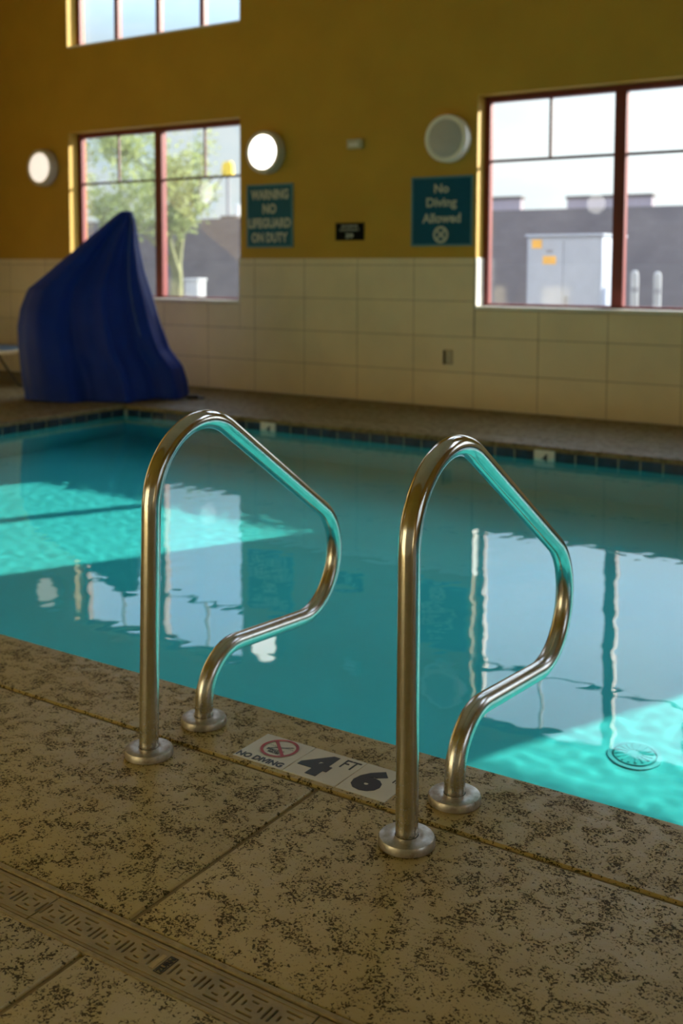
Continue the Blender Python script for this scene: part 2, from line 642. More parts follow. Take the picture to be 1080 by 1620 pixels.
# ------------------------------------------------------------------ walls
def wall_far():
    bm = bmesh.new()
    xs = sorted({XL - 0.3, XR + 0.3, *[a for w in WIN for a in w]})
    zs = [-0.05, W_LO, W_HI, U_LO, UW[2][2], U_HI, UW[2][3], ZC]
    for x0, x1 in zip(xs, xs[1:]):
        for z0, z1 in zip(zs, zs[1:]):
            hole = (any(abs(x0 - w[0]) < 1e-6 for w in WIN) and z0 == W_LO) or any(abs(x0 - w[0]) < 1e-6 and w[2] <= z0 < w[3] - 1e-6 for w in UW)
            if not hole:
                add_box(bm, x0, x1, PAINT_Y, PAINT_Y + WALL_T, z0, z1)
    bmesh.ops.remove_doubles(bm, verts=bm.verts, dist=1e-5)
    # drop the doubled inner faces
    seen = {}
    for f in list(bm.faces):
        k = tuple(sorted(v.index for v in f.verts))
    bm.verts.index_update()
    for f in list(bm.faces):
        k = tuple(sorted(v.index for v in f.verts))
        seen.setdefault(k, []).append(f)
    bmesh.ops.delete(bm, geom=[f for fs in seen.values() if len(fs) > 1 for f in fs], context='FACES_ONLY')
    w = structure(obj('wall_far', bm, PAINT))
    w.data.materials.append(EXTERIOR)
    for p in w.data.polygons:
        if p.normal.y > 0.5:
            p.material_index = 1
    # grout bed behind the tiles
    bm = bmesh.new()
    for x0, x1 in zip(xs, xs[1:]):
        in_w = any(abs(x0 - q[0]) < 1e-6 for q in WIN)
        add_box(bm, max(x0, XL), min(x1, XR), YW + 0.002, PAINT_Y + 0.001, 0.0, W_LO - 0.012 if in_w else TOPW - 0.002)
    obj('grout_bed', bm, WALLGROUT, w)
    g = 0.0025
    cache = {}
    k0 = math.floor((XL - TILE_X0) / TILE_W)
    k1 = math.ceil((XR - TILE_X0) / TILE_W)
    for k in range(k0, k1):
        for z0, z1 in zip(ROWS, ROWS[1:]):
            a, b = max(TILE_X0 + k * TILE_W, XL), min(TILE_X0 + (k + 1) * TILE_W, XR)
            spans = [(a, b, z0, z1)]
            for w0, w1 in WIN:
                nxt = []
                for (p, q, s, t) in spans:
                    if q <= w0 or p >= w1 or t <= W_LO:
                        nxt.append((p, q, s, t))
                        continue
                    if s < W_LO - 0.015:
                        nxt.append((max(p, w0), min(q, w1), s, W_LO - 0.012))
                    if p < w0:
                        nxt.append((p, w0 + 0.0025, s, t))
                    if q > w1:
                        nxt.append((w1 - 0.0025, q, s, t))
                spans = nxt
            for (p, q, s, t) in spans:
                if q - p < 0.012 or t - s < 0.012:
                    continue
                key = (round(q - p, 4), round(t - s, 4))
                if key not in cache:
                    bm = bmesh.new()
                    add_box(bm, g, q - p - g, 0.0, 0.010, g, t - s - g)
                    cache[key] = mesh_of('tile', bm, WALLTILE, smooth=35, bevel=0.002, seg=1)
                link('tile', cache[key], w, (p, YW, s))
    return w


def room_shell():
    # left wall, wall behind the camera, right wall with tall windows, ceiling
    def slab(name, dims, mat):
        bm = bmesh.new()
        add_box(bm, *dims)
        return structure(obj(name, bm, mat))
    wl = slab('wall_left', (XL - 0.25, XL, YB - 0.25, PAINT_Y, -0.05, ZC), PAINT)
    wb = slab('wall_back', (XL, XR, YB - 0.25, YB, -0.05, ZC), PAINT)
    # right wall with one opening
    bm = bmesh.new()
    ys = [YB - 0.25, 0.9, 3.9, PAINT_Y]
    zs = [-0.05, W_LO, W_HI, ZC]
    for i, (y0, y1) in enumerate(zip(ys, ys[1:])):
        for j, (z0, z1) in enumerate(zip(zs, zs[1:])):
            if not (i == 1 and j == 1):
                add_box(bm, XR, XR + 0.25, y0, y1, z0, z1)
    structure(obj('wall_right', bm, PAINT))
    slab('ceiling', (XL - 0.25, XR + 0.25, YB - 0.25, PAINT_Y + WALL_T, ZC, ZC + 0.2), CEIL)
    # plain tiled wainscot on the unseen walls
    for p, dims in ((wl, (XL, XL + 0.012, YB, YW, 0.0, TOPW)), (wb, (XL, XR, YB, YB + 0.012, 0.0, TOPW))):
        bm = bmesh.new()
        add_box(bm, *dims)
        obj('wainscot', bm, WALLTILE, p)


# ------------------------------------------------------------------ windows
def pane(x0, x1, z0, z1, parent, y=YG):
    bm = bmesh.new()
    vs_ = [bm.verts.new(p) for p in ((x0, y, z0), (x1, y, z0), (x1, y, z1), (x0, y, z1))]
    bm.faces.new(vs_)
    return obj('pane', bm, GLASS, parent)


def window(n, x0, x1, z0, z1, kind, side=False):
    w = struct_empty('window_%d' % n)
    y0, y1 = YG - 0.035, YG + 0.035
    F = 0.05

    def bar(name, dims, mat=REDFRAME, bv=0.004):
        return box(name, dims, mat, w, bv, 1)
    bar('frame_jamb', (x0 + 0.001, x0 + F, y0, y1, z0 + 0.022, z1 - 0.001))
    bar('frame_jamb', (x1 - F, x1 - 0.001, y0, y1, z0 + 0.022, z1 - 0.001))
    bar('frame_head', (x0 + F, x1 - F, y0, y1, z1 - F, z1 - 0.001))
    bar('frame_base', (x0 + F, x1 - F, y0, y1, z0 + 0.022, z0 + 0.045))
    if kind == 'view':
        xm = MULL.get(n, (x0 + x1) / 2)
        bar('mullion', (xm - 0.048, xm + 0.048, y0 - 0.012, y1, z0 + 0.045, z1 - F))
        zm = 2.148
        for a, b in ((x0 + F, xm - 0.048), (xm + 0.048, x1 - F)):
            c = (a + b) / 2 + (-0.01 if a < xm else 0.01)
            bar('muntin', (a, b, YG - 0.014, YG + 0.014, zm - 0.011, zm + 0.011), MUNTIN, 0.002)
            bar('muntin', (c - 0.010, c + 0.010, YG - 0.014, YG + 0.014, zm + 0.011, z1 - F), MUNTIN, 0.002)
            pane(a, b, z0 + 0.045, zm - 0.011, w)
            pane(a, c - 0.010, zm + 0.011, z1 - F, w)
            pane(c + 0.010, b, zm + 0.011, z1 - F, w)
    else:
        wd = (x1 - x0) / 4
        for k in range(4):
            a, b = x0 + k * wd, x0 + (k + 1) * wd
            if k:
                bar('mullion', (a - 0.028, a + 0.028, y0, y1, z0 + 0.045, z1 - F))
            pane(a + (F if k == 0 else 0.028), b - (F if k == 3 else 0.028), z0 + 0.045, z1 - F, w)
    # sill board
    box('window_sill', (x0 + 0.001, x1 - 0.001, YW - 0.006 if kind == 'view' else PAINT_Y + 0.001, y1 + 0.02, z0 - 0.010 if kind == 'view' else z0 + 0.001, z0 + 0.022), REVEALTILE, w, 0.004, 1)
    if kind == 'view':
        # tiled reveal below the wainscot line
        for a, b in ((x0 + 0.0006, x0 + 0.011), (x1 - 0.011, x1 - 0.0006)):
            box('reveal_tile', (a, b, YW - 0.001, y0 - 0.002, z0 + 0.023, TOPW), REVEALTILE, w, 0.002, 1)
    p = portal(x0, x1, z0, z1, YG + 0.10)
    if side:        # the same window turned into the right-hand wall: local +Y -> world +X
        w.location = (XR - PAINT_Y, 0, 0)
        w.rotation_euler = (0, 0, -PI / 2)
        p.location = (XR - PAINT_Y + YG + 0.10, -(x0 + x1) / 2, (z0 + z1) / 2)
        p.rotation_euler = (0, PI / 2, 0)
        p.data.size, p.data.size_y = z1 - z0, x1 - x0
    return w


# ------------------------------------------------------------------ deck
SEAM_Y = 2.033
DR0, DR1 = 1.303, 1.400      # trench opening
SEAM_X = -1.392


def slab_mesh(x0, x1, y0, y1, mat=DECK, ztop=0.0, bevel=0.006):
    bm = bmesh.new()
    add_box(bm, x0, x1, y0, y1, -0.07, ztop)
    ed = [e for e in bm.edges if all(v.co.z > ztop - 1e-6 for v in e.verts)]
    bmesh.ops.bevel(bm, geom=ed, offset=bevel, segments=3, affect='EDGES', profile=0.5)
    return mesh_of('slab', bm, mat, smooth=40)


def floor():
    fl = struct_empty('floor')
    gap = 0.005

    def slab(x0, x1, y0, y1, mat=DECK):
        return link('slab', slab_mesh(x0 + gap, x1 - gap, y0 + gap, y1 - gap, mat), fl)
    # joint bed under the slabs
    bm = bmesh.new()
    for d in ((XL, XR, YB, DR0 - 0.012), (XL, XR, DR1 + 0.012, PY0 - 0.06), (XL, XR, PY1 + 0.06, YW), (XL, PX0 - 0.06, PY0 - 0.06, PY1 + 0.06), (PX1 + 0.06, XR, PY0 - 0.06, PY1 + 0.06)):
        add_box(bm, d[0], d[1], d[2], d[3], -0.07, -0.0055)
    obj('joint_bed', bm, GROUT_DECK, fl)
    cols = [XL, SEAM_X - 3 * 1.83, SEAM_X - 2 * 1.83, SEAM_X - 1.83, SEAM_X, SEAM_X + 1.83, SEAM_X + 2 * 1.83, XR]
    cols = [XL] + [c for c in [SEAM_X + k * 1.83 for k in range(-6, 6)] if XL + 0.3 < c < XR - 0.3] + [XR]
    for a, b in zip(cols, cols[1:]):
        slab(a, b, YB, DR0 + 0.001)
        slab(a, b, DR1 + 0.006, SEAM_Y)
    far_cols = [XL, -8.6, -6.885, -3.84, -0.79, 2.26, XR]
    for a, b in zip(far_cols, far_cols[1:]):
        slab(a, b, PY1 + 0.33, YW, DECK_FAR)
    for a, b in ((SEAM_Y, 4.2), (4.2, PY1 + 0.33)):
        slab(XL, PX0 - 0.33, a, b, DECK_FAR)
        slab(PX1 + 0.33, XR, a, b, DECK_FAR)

    # coping with a rounded nose along all four pool sides
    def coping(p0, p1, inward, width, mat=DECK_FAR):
        p0, p1, inward = Vector(p0), Vector(p1), Vector(inward)
        prof = [(-width + gap + 0.004, -0.07), (-width + gap, -0.006), (-width + gap + 0.006, 0.0)]
        prof += [(-0.16, 0.0), (-0.10, -0.0005), (-0.055, -0.0035)]
        R = 0.026
        for k in range(0, 9):
            a = PI / 2 * (1 - k / 8) if k <= 8 else 0
            prof.append((-R + R * math.cos(a) - 0.0, -0.005 - R + R * math.sin(a)))
        prof += [(0.0, -0.044), (-0.012, -0.050), (-0.02, -0.07)]
        bm = bmesh.new()
        rings = []
        for p, s in ((p0, 1), (p1, -1)):
            rings.append([bm.verts.new((p.x + inward.x * a, p.y + inward.y * a, z)) for a, z in prof])
        for k in range(len(prof) - 1):
            bm.faces.new((rings[0][k], rings[0][k + 1], rings[1][k + 1], rings[1][k]))
        bm.faces.new(rings[0])
        bm.faces.new(rings[1][::-1])
        return obj('coping', bm, mat, fl, smooth=40)
    g2 = 0.003
    nx = [XL, -4.9, 0.35, XR]
    for a, b in zip(nx, nx[1:]):
        coping((a + g2, PY0, 0), (b - g2, PY0, 0), (0, 1, 0), PY0 - SEAM_Y, DECK)
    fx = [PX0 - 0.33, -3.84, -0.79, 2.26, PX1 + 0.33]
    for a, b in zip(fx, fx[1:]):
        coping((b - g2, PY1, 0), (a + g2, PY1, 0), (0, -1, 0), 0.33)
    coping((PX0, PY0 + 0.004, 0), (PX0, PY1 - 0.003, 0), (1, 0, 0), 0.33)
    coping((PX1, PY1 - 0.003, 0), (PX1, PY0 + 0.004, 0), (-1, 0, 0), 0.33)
    return fl


# ------------------------------------------------------------------ trench drain
def drain():
    ch = thing('drain_channel', 'tan trench drain channel cut into the deck along the bottom left', 'drain', (0, 0, 0))
    x0, x1 = -4.0, 0.885
    bm = bmesh.new()
    add_box(bm, x0, x1, DR0 + 0.002, DR1 - 0.002, -0.075, -0.068)
    obj('trough', bm, TROUGH, ch)
    for a, b in ((DR0 - 0.008, DR0 + 0.002), (DR1 - 0.002, DR1 + 0.009)):
        bm = bmesh.new()
        add_box(bm, x0, x1, a, b, -0.075, 0.0012)
        obj('lip', bm, LIP, ch, smooth=40, bevel=0.0015)
    # one grate section with its slots, made once
    L, Wd, P = 0.610, 0.084, 0.0715
    slots = []
    for k in range(8):
        c = -L / 2 + P * (k + 0.5) if k < 4 else L / 2 - P * (7 - k + 0.5)
        for s in (-1, 1):
            slots.append((c + s * 0.0300, 0, 0.0062, 0.035))
            slots.append((c, s * 0.0225, 0.035, 0.0056))
            slots.append((c + s * 0.0165, 0, 0.0060, 0.0165))
            slots.append((c, s * 0.0105, 0.0155, 0.0054))
    cu = bpy.data.curves.new('grate_plate', 'CURVE')
    cu.dimensions = '2D'
    cu.fill_mode = 'BOTH'
    cu.extrude = 0.006
    cu.bevel_depth = 0.0008
    cu.bevel_resolution = 0

    def poly(pts):
        sp = cu.splines.new('POLY')
        sp.points.add(len(pts) - 1)
        for q, (x, y) in zip(sp.points, pts):
            q.co = (x, y, 0, 1)
        sp.use_cyclic_u = True
    e = 0.0022
    poly([(-L / 2 + e, -Wd / 2), (L / 2 - e, -Wd / 2), (L / 2 - e, Wd / 2), (-L / 2 + e, Wd / 2)])
    for (cx, cy, w, h) in slots:
        c = min(w, h) * 0.35
        w2, h2 = w / 2, h / 2
        poly([(cx - w2 + c, cy - h2), (cx + w2 - c, cy - h2), (cx + w2, cy - h2 + c), (cx + w2, cy + h2 - c), (cx + w2 - c, cy + h2), (cx - w2 + c, cy + h2), (cx - w2, cy + h2 - c), (cx - w2, cy - h2 + c)])
    t = bpy.data.objects.new('grate_plate', cu)
    C.objects.link(t)
    dg = bpy.context.evaluated_depsgraph_get()
    plate = bpy.data.meshes.new_from_object(t.evaluated_get(dg))
    bpy.data.objects.remove(t)
    bpy.data.curves.remove(cu)
    plate.materials.clear()
    plate.materials.append(GRATE)
    ridge_bm = bmesh.new()
    for s in (-1, 1):
        add_box(ridge_bm, -L / 2 + e, L / 2 - e, s * 0.0345 - 0.0012, s * 0.0345 + 0.0012, 0.0, 0.0078)
    ridge = mesh_of('border_rib', ridge_bm, GRATE)
    letters = text_mesh('ZURN', 0.0155, GRATEINK, 0.0007, 0.0004)
    fr = bmesh.new()
    for d in ((-0.024, 0.024, 0.0075, 0.009), (-0.024, 0.024, -0.009, -0.0075), (-0.024, -0.0225, -0.009, 0.009), (0.0225, 0.024, -0.009, 0.009)):
        add_box(fr, *d, -0.0006, 0.0006)
    frame = mesh_of('letter_frame', fr, GRATEINK)
    wear = bmesh.new()
    add_box(wear, -0.0050, 0.0050, -0.020, 0.020, -0.0005, 0.0005)
    wearm = mesh_of('scuffed_patch', wear, BRASSWEAR)
    base = -1.559
    labs = ['tan slotted drain grate at the left edge of the picture', 'tan slotted drain grate with raised maker lettering in its middle', 'tan slotted drain grate at the bottom edge of the picture']
    for k in range(-4, 4):
        c = base + L * (k + 0.5)
        g = thing('drain_grate', labs[k + 1] if -1 <= k <= 1 else ('tan slotted drain grate beyond the left picture edge' if k < 0 else 'tan slotted drain grate beyond the bottom picture edge'), 'drain grate', (c, (DR0 + DR1) / 2, -0.0085), 0, 'slotted drain grates')
        link('plate', plate, g)
        link('border_rib', ridge, g)
        lo = link('lettering', letters, g, (0.007, 0, 0.0074))
        lo.rotation_euler = (0, 0, PI / 2)
        lf = link('letter_frame', frame, g, (0.007, 0, 0.0070))
        lf.rotation_euler = (0, 0, PI / 2)
        if k == 0:
            link('scuffed_patch', wearm, g, (-0.0120, 0, 0.0070))
    return ch


# ------------------------------------------------------------------ pool
def pool():
    bm = bmesh.new()
    zt = -0.045
    t = 0.04

    def quad(*p):
        bm.faces.new([bm.verts.new(q) for q in p])
    # plaster shell, open on top, with a little thickness
    add_box(bm, PX0 - 0.1, PX1 + 0.1, PY0 - 0.1, PY1 + 0.1, ZPOOL - 0.1, ZPOOL)
    add_box(bm, PX0 - 0.1, PX0 - 0.008, PY0 - 0.1, PY1 + 0.1, ZPOOL, zt)
    add_box(bm, PX1 + 0.008, PX1 + 0.1, PY0 - 0.1, PY1 + 0.1, ZPOOL, zt)
    add_box(bm, PX0 - 0.1, PX1 + 0.1, PY0 - 0.1, PY0 - 0.008, ZPOOL, zt)
    add_box(bm, PX0 - 0.1, PX1 + 0.1, PY1 + 0.008, PY1 + 0.1, ZPOOL, zt)
    basin = structure(obj('pool_basin', bm, PLASTER), 'teal plaster basin of the swimming pool')
    basin.cycles.is_caustics_receiver = True
    # grout strips carrying the waterline tiles
    zt0, zt1 = -0.185, -0.028
    bm = bmesh.new()
    add_box(bm, PX0, PX1, PY1 + 0.004, PY1 + 0.012, zt0, zt1)
    add_box(bm, PX0, PX1, PY0 - 0.012, PY0 - 0.004, zt0, zt1)
    add_box(bm, PX0 - 0.012, PX0 - 0.004, PY0, PY1, zt0, zt1)
    add_box(bm, PX1 + 0.004, PX1 + 0.012, PY0, PY1, zt0, zt1)
    obj('waterline_grout', bm, POOLGROUT, basin)
    P = 0.1495
    g = 0.006
    tb = bmesh.new()
    add_box(tb, g, P - g, -0.004, 0.005, zt0 + 0.006, zt1 - 0.012)
    tm = mesh_of('tile', tb, POOLTILE, bevel=0.0015, seg=1)
    wb = bmesh.new()
    add_box(wb, g * 0.3, P - g * 0.3, -0.005, 0.005, zt0 + 0.006, zt1 - 0.004)
    wm = mesh_of('tile', wb, WHITETILE, bevel=0.0015, seg=1)
    four = text_mesh('4', 0.125, BLACKINK, 0.0006, 0.004)
    x = -2.8103 - P * math.floor((-2.8103 - PX0) / P)
    k = 0
    while x + P < PX1:
        idx = round((x + 2.8103) / P)
        white = idx in (-1, -17)
        o = link('tile', wm if white else tm, basin, (x, PY1, 0))
        if white:
            o['label'] = 'white depth tile with a black 4'
            n = link('numeral', four, o, (P / 2, -0.006, (zt0 + zt1) / 2 + 0.002))
            n.rotation_euler = (PI / 2, 0, 0)
        n2 = link('tile', tm, basin, (x + P, PY0, 0))
        n2.rotation_euler = (0, 0, PI)
        x += P
    y = PY1 - P
    while y > PY0:
        o = link('tile', tm, basin, (PX0, y, 0))
        o.rotation_euler = (0, 0, PI / 2)
        o2 = link('tile', tm, basin, (PX1, y + P, 0))
        o2.rotation_euler = (0, 0, -PI / 2)
        y -= P

    # water: gently rippled sheet
    step = 0.02
    # the sheet runs on under the deck on the sun side so that slanting sunlight is traced into the whole basin
    nx, ny = int((PX1 + 1.5 - PX0) / step), int((PY1 + 2.7 - PY0) / step)
    X, Y = np.meshgrid(np.linspace(PX0 - 0.003, PX0 - 0.003 + nx * step, nx + 1), np.linspace(PY0 - 0.003, PY0 - 0.003 + ny * step, ny + 1))
    Z = np.zeros_like(X)
    for i in range(70):
        lam = 0.06 * (6.0 ** rng.random())
        a = rng.random() * 2 * PI
        slope = 0.00075 * (0.12 / lam) ** 1.0
        kk = 2 * PI / lam
        Z += slope / kk * np.sin(kk * (X * math.cos(a) + Y * math.sin(a)) + rng.random() * 7)
    Z += ZWATER
    co = np.stack([X, Y, Z], -1).reshape(-1, 3)
    ii = np.arange((nx + 1) * (ny + 1)).reshape(ny + 1, nx + 1)
    F = np.stack([ii[:-1, :-1], ii[:-1, 1:], ii[1:, 1:], ii[1:, :-1]], -1).reshape(-1, 4)
    me = bpy.data.meshes.new('pool_water')
    me.vertices.add(len(co))
    me.vertices.foreach_set('co', co.astype(np.float32).ravel())
    me.loops.add(F.size)
    me.loops.foreach_set('vertex_index', F.ravel().astype(np.int32))
    me.polygons.add(len(F))
    me.polygons.foreach_set('loop_start', np.arange(0, F.size, 4, dtype=np.int32))
    me.update(calc_edges=True)
    me.validate()
    me.polygons.foreach_set('use_smooth', np.ones(len(F), dtype=bool))
    me.materials.append(WATER)
    w = link('pool_water', me)
    tag(w, 'clear turquoise water filling the swimming pool', 'water')
    w['kind'] = 'stuff'
    w.cycles.is_caustics_caster = True

    # round floor drain seen through the sunlit water
    p = Vector((-1.185, 3.76, ZPOOL))
    d = thing('pool_drain', 'round drain cover on the sunlit pool floor at lower right', 'drain', p)
    bm = bmesh.new()
    add_lathe(bm, [(0, 0.020), (0.055, 0.019), (0.074, 0.014), (0.080, 0.0)], 32)
    q = obj('cover', bm, PLASTER, d, smooth=40)
    q.cycles.is_caustics_receiver = True
    bm = bmesh.new()
    for k in range(16):
        a = 2 * PI * k / 16
        m = Matrix.Rotation(a, 4, 'Z')
        v = add_box(bm, 0.025, 0.066, -0.003, 0.003, 0.0180, 0.0215)
        bmesh.ops.transform(bm, matrix=m, verts=v)
    q = obj('slot_ring', bm, PLASTER, d)
    q.cycles.is_caustics_receiver = True
    bm = bmesh.new()
    add_lathe(bm, [(0.080, 0.0), (0.096, 0.0), (0.096, 0.008), (0.080, 0.010)], 32)
    q = obj('rim', bm, DRAINRIM, d, smooth=40)
    q.cycles.is_caustics_receiver = True


# ------------------------------------------------------------------ handrails
def fillet_path(pts, radii, step=0.012):
    out = [Vector(pts[0])]
    for i in range(1, len(pts) - 1):
        a, b, c = Vector(pts[i - 1]), Vector(pts[i]), Vector(pts[i + 1])
        d0, d1 = (b - a).normalized(), (c - b).normalized()
        ang = d0.angle(d1)
        r = radii[i - 1]
        T = r * math.tan(ang / 2)
        s = b - d0 * T
        nrm = (d1 - d0 * d1.dot(d0)).normalized()
        cen = s + nrm * r
        n = max(6, int(r * ang / step))
        for k in range(n + 1):
            th = ang * k / n
            out.append(cen - nrm * r * math.cos(th) + d0 * r * math.sin(th))
    out.append(Vector(pts[-1]))
    res = [out[0]]
    for p in out[1:]:
        dist = (p - res[-1]).length
        if dist < 1e-5:
            continue
        n = max(1, int(dist / 0.03))
        a = res[-1].copy()
        for k in range(1, n + 1):
            res.append(a.lerp(p, k / n))
    return res


def handrail(x, y, label, rz=0.0, tilt=0.0):
    t = thing('handrail', label, 'handrail', (x, y, 0), rz, 'pool grab rails')
    base = 1.934
    tt = math.tan(tilt)
    pts = [(1.934, -0.06), (1.934, 0.994), (3.318, 0.0992), (2.155, 0.1957), (2.155, -0.06)]
    path = fillet_path([(0, a - base, b) for a, b in pts], [0.200, 0.175, 0.130])
    path = [Vector((p.x + tt * p.z, p.y, p.z)) for p in path]
    bm = bmesh.new()
    add_tube(bm, path, 0.0243, 28)
    obj('tube', bm, STEEL, t, smooth=60)
    for yy in (0.0, 2.155 - base):
        bm = bmesh.new()
        add_lathe(bm, [(0.0255, 0.0), (0.061, 0.0), (0.061, 0.013), (0.0585, 0.0175), (0.050, 0.020), (0.031, 0.0215), (0.0255, 0.0200), (0.0255, 0.0)], 40)
        e = obj('escutcheon', bm, PLATE, t, smooth=35, loc=(0, yy, 0.0012))
        bm = bmesh.new()
        add_lathe(bm, [(0.0240, 0.0), (0.0290, 0.0), (0.0290, 0.0195), (0.0240, 0.0195)], 32)
        obj('gasket', bm, DARKMETAL, e, smooth=35)
    return t


# ------------------------------------------------------------------ depth marker set into the deck
def depth_marker():
    x0 = -1.6690
    W = 0.1543
    y0, y1 = 2.058, 2.206
    d = thing('depth_marker', 'white NO DIVING and 4 FT 6 tiles set in the deck between the handrails', 'depth marker', (x0, y0, 0.0))
    H = y1 - y0
    zt = 0.0014
    W3 = 0.1375

    def tile(k):
        bm = bmesh.new()
        add_box(bm, 0.0008, (W3 if k == 2 else W) - 0.0008, 0, H, -0.004, zt)
        o = obj('tile', bm, WHITETILE, d, smooth=40, bevel=0.0012, seg=1, loc=(k * W, 0, 0))
        return o
    t0, t1, t2 = tile(0), tile(1), tile(2)
    z = zt + 0.0004
    t0['label'] = 'tile with the red no diving symbol'
    t1['label'] = 'tile with a black 4 and FT'
    t2['label'] = 'tile with a black 6'

    def txt(par, s, size, x, y, bold=0.0, sx=1.0, mat=BLACKINK, rot=0.0):
        o = link('lettering', text_mesh(s, size, mat, 0.0004, bold, sx), par, (x, y, z))
        o.rotation_euler = (0, 0, rot)
        return o

    def scaled(par, s, mat, x, y, w, h, bold):
        me = text_mesh(s, 0.1, mat, 0.0004, bold)
        co = np.empty(len(me.vertices) * 3, dtype=np.float32)
        me.vertices.foreach_get('co', co)
        co = co.reshape(-1, 3)
        sp = co.max(0) - co.min(0)
        co[:, 0] *= w / sp[0]
        co[:, 1] *= h / sp[1]
        me.vertices.foreach_set('co', co.ravel())
        me.update()
        return link('numeral' if len(s) == 1 else 'lettering', me, par, (x, y, z))
    scaled(t0, 'NO DIVING', BLACKINK, W * 0.475, 0.0190, 0.138, 0.0235, 0.0030)
    # ring and slash
    cx, cy, R1, R0 = W * 0.52, 0.092, 0.050, 0.0420
    bm = bmesh.new()
    n = 48
    A = [bm.verts.new((R1 * math.cos(2 * PI * k / n), R1 * math.sin(2 * PI * k / n), 0.0005)) for k in range(n)]
    B = [bm.verts.new((R0 * math.cos(2 * PI * k / n), R0 * math.sin(2 * PI * k / n), 0.0005)) for k in range(n)]
    for k in range(n):
        bm.faces.new((A[k], A[(k + 1) % n], B[(k + 1) % n], B[k]))
    v = add_box(bm, -0.043, 0.043, -0.0042, 0.0042, 0.0, 0.0006)
    bmesh.ops.transform(bm, matrix=Matrix.Rotation(math.radians(-45), 4, 'Z'), verts=v)
    obj('prohibition_ring', bm, REDINK, t0, loc=(cx, cy, z + 0.0003))
    # diver and ripple line
    bm = bmesh.new()
    body = [(-0.024, -0.013), (-0.010, -0.002), (0.008, 0.004), (0.030, 0.020), (0.028, 0.0225), (0.006, 0.0085), (-0.011, 0.003), (-0.026, -0.0115)]
    bm.faces.new([bm.verts.new((a, b, 0)) for a, b in body])
    for s in (-1, 1):
        prev = None
        for k in range(13):
            xx = s * (0.012 + 0.026 * k / 12)
            yy = 0.010 + 0.0028 * math.sin(k * PI / 1.5) - (0.004 if s < 0 else 0.002)
            cur = (bm.verts.new((xx, yy - 0.0008, 0)), bm.verts.new((xx, yy + 0.0008, 0)))
            if prev:
                bm.faces.new((prev[0], cur[0], cur[1], prev[1]))
            prev = cur
    obj('diver_symbol', bm, BLACKINK, t0, loc=(cx, cy, z + 0.0002))
    scaled(t0, 'SHALLOW', BLACKINK, cx - 0.004, cy - 0.014, 0.050, 0.0095, 0.003)
    scaled(t0, 'WATER', BLACKINK, cx - 0.001, cy - 0.026, 0.036, 0.0095, 0.003)
    scaled(t1, '4', BLACKINK, 0.054, H * 0.50, 0.086, 0.112, 0.0055)
    scaled(t1, 'FT', BLACKINK, 0.127, H * 0.76, 0.042, 0.042, 0.0)
    scaled(t2, '6', BLACKINK, 0.054, H * 0.50, 0.076, 0.112, 0.0065)
    scaled(t2, 'IN', BLACKINK, 0.117, H * 0.76, 0.028, 0.042, 0.0)


# ------------------------------------------------------------------ wall things
def wall_lamp(x, z, label, diff, yface=None, rz=0.0, loc=None, r=0.205):
    t = thing('wall_lamp', label, 'lamp', loc or (x, PAINT_Y - 0.001, z), rz, 'round wall lamps')
    m = Matrix.Rotation(PI / 2, 4, 'X')      # local Z -> -Y, out of the wall
    bm = bmesh.new()
    add_lathe(bm, [(r * 0.93, 0.0), (r, 0.012), (r, 0.085), (r * 0.985, 0.100), (r * 0.93, 0.108), (r * 0.80, 0.104), (r * 0.79, 0.090), (r * 0.6, 0.088), (0, 0.088)], 48, m)
    obj('housing', bm, LAMPRIM2 if diff is LAMPOFF else LAMPRIM, t, smooth=40)
    bm = bmesh.new()
    add_lathe(bm, [(r * 0.785, 0.092), (r * 0.78, 0.104), (r * 0.60, 0.116), (r * 0.3, 0.123), (0, 0.125)], 48, m)
    obj('diffuser', bm, diff, t, smooth=40)
    return t


def sign(name, x0, x1, z0, z1, label, cat='sign'):
    t = thing(name, label, cat, ((x0 + x1) / 2, PAINT_Y - 0.0005, (z0 + z1) / 2))
    w, h = (x1 - x0) / 2, (z1 - z0) / 2
    return t, w, h


def sign_text(t, s, mat, w, h, x, z, bold, y=-0.0125):
    me = text_mesh(s, 0.1, mat, 0.0006, bold)
    co = np.empty(len(me.vertices) * 3, dtype=np.float32)
    me.vertices.foreach_get('co', co)
    co = co.reshape(-1, 3)
    sp = co.max(0) - co.min(0)
    co[:, 0] *= w / sp[0]
    co[:, 1] *= h / sp[1]
    me.vertices.foreach_set('co', co.ravel())
    me.update()
    o = link('lettering', me, t, (x, y, z))
    o.rotation_euler = (PI / 2, 0, 0)
    return o


def sign_board(t, w, h, face, edge, b=0.018):
    box('board', (-w + b, w - b, -0.0115, 0, -h + b, h - b), face, t, 0.001, 1)
    bm = bmesh.new()
    for d in ((-w, w, h - b, h), (-w, w, -h, -h + b), (-w, -w + b, -h + b, h - b), (w - b, w, -h + b, h - b)):
        add_box(bm, d[0], d[1], -0.0125, 0, d[2], d[3])
    obj('border', bm, edge, t)


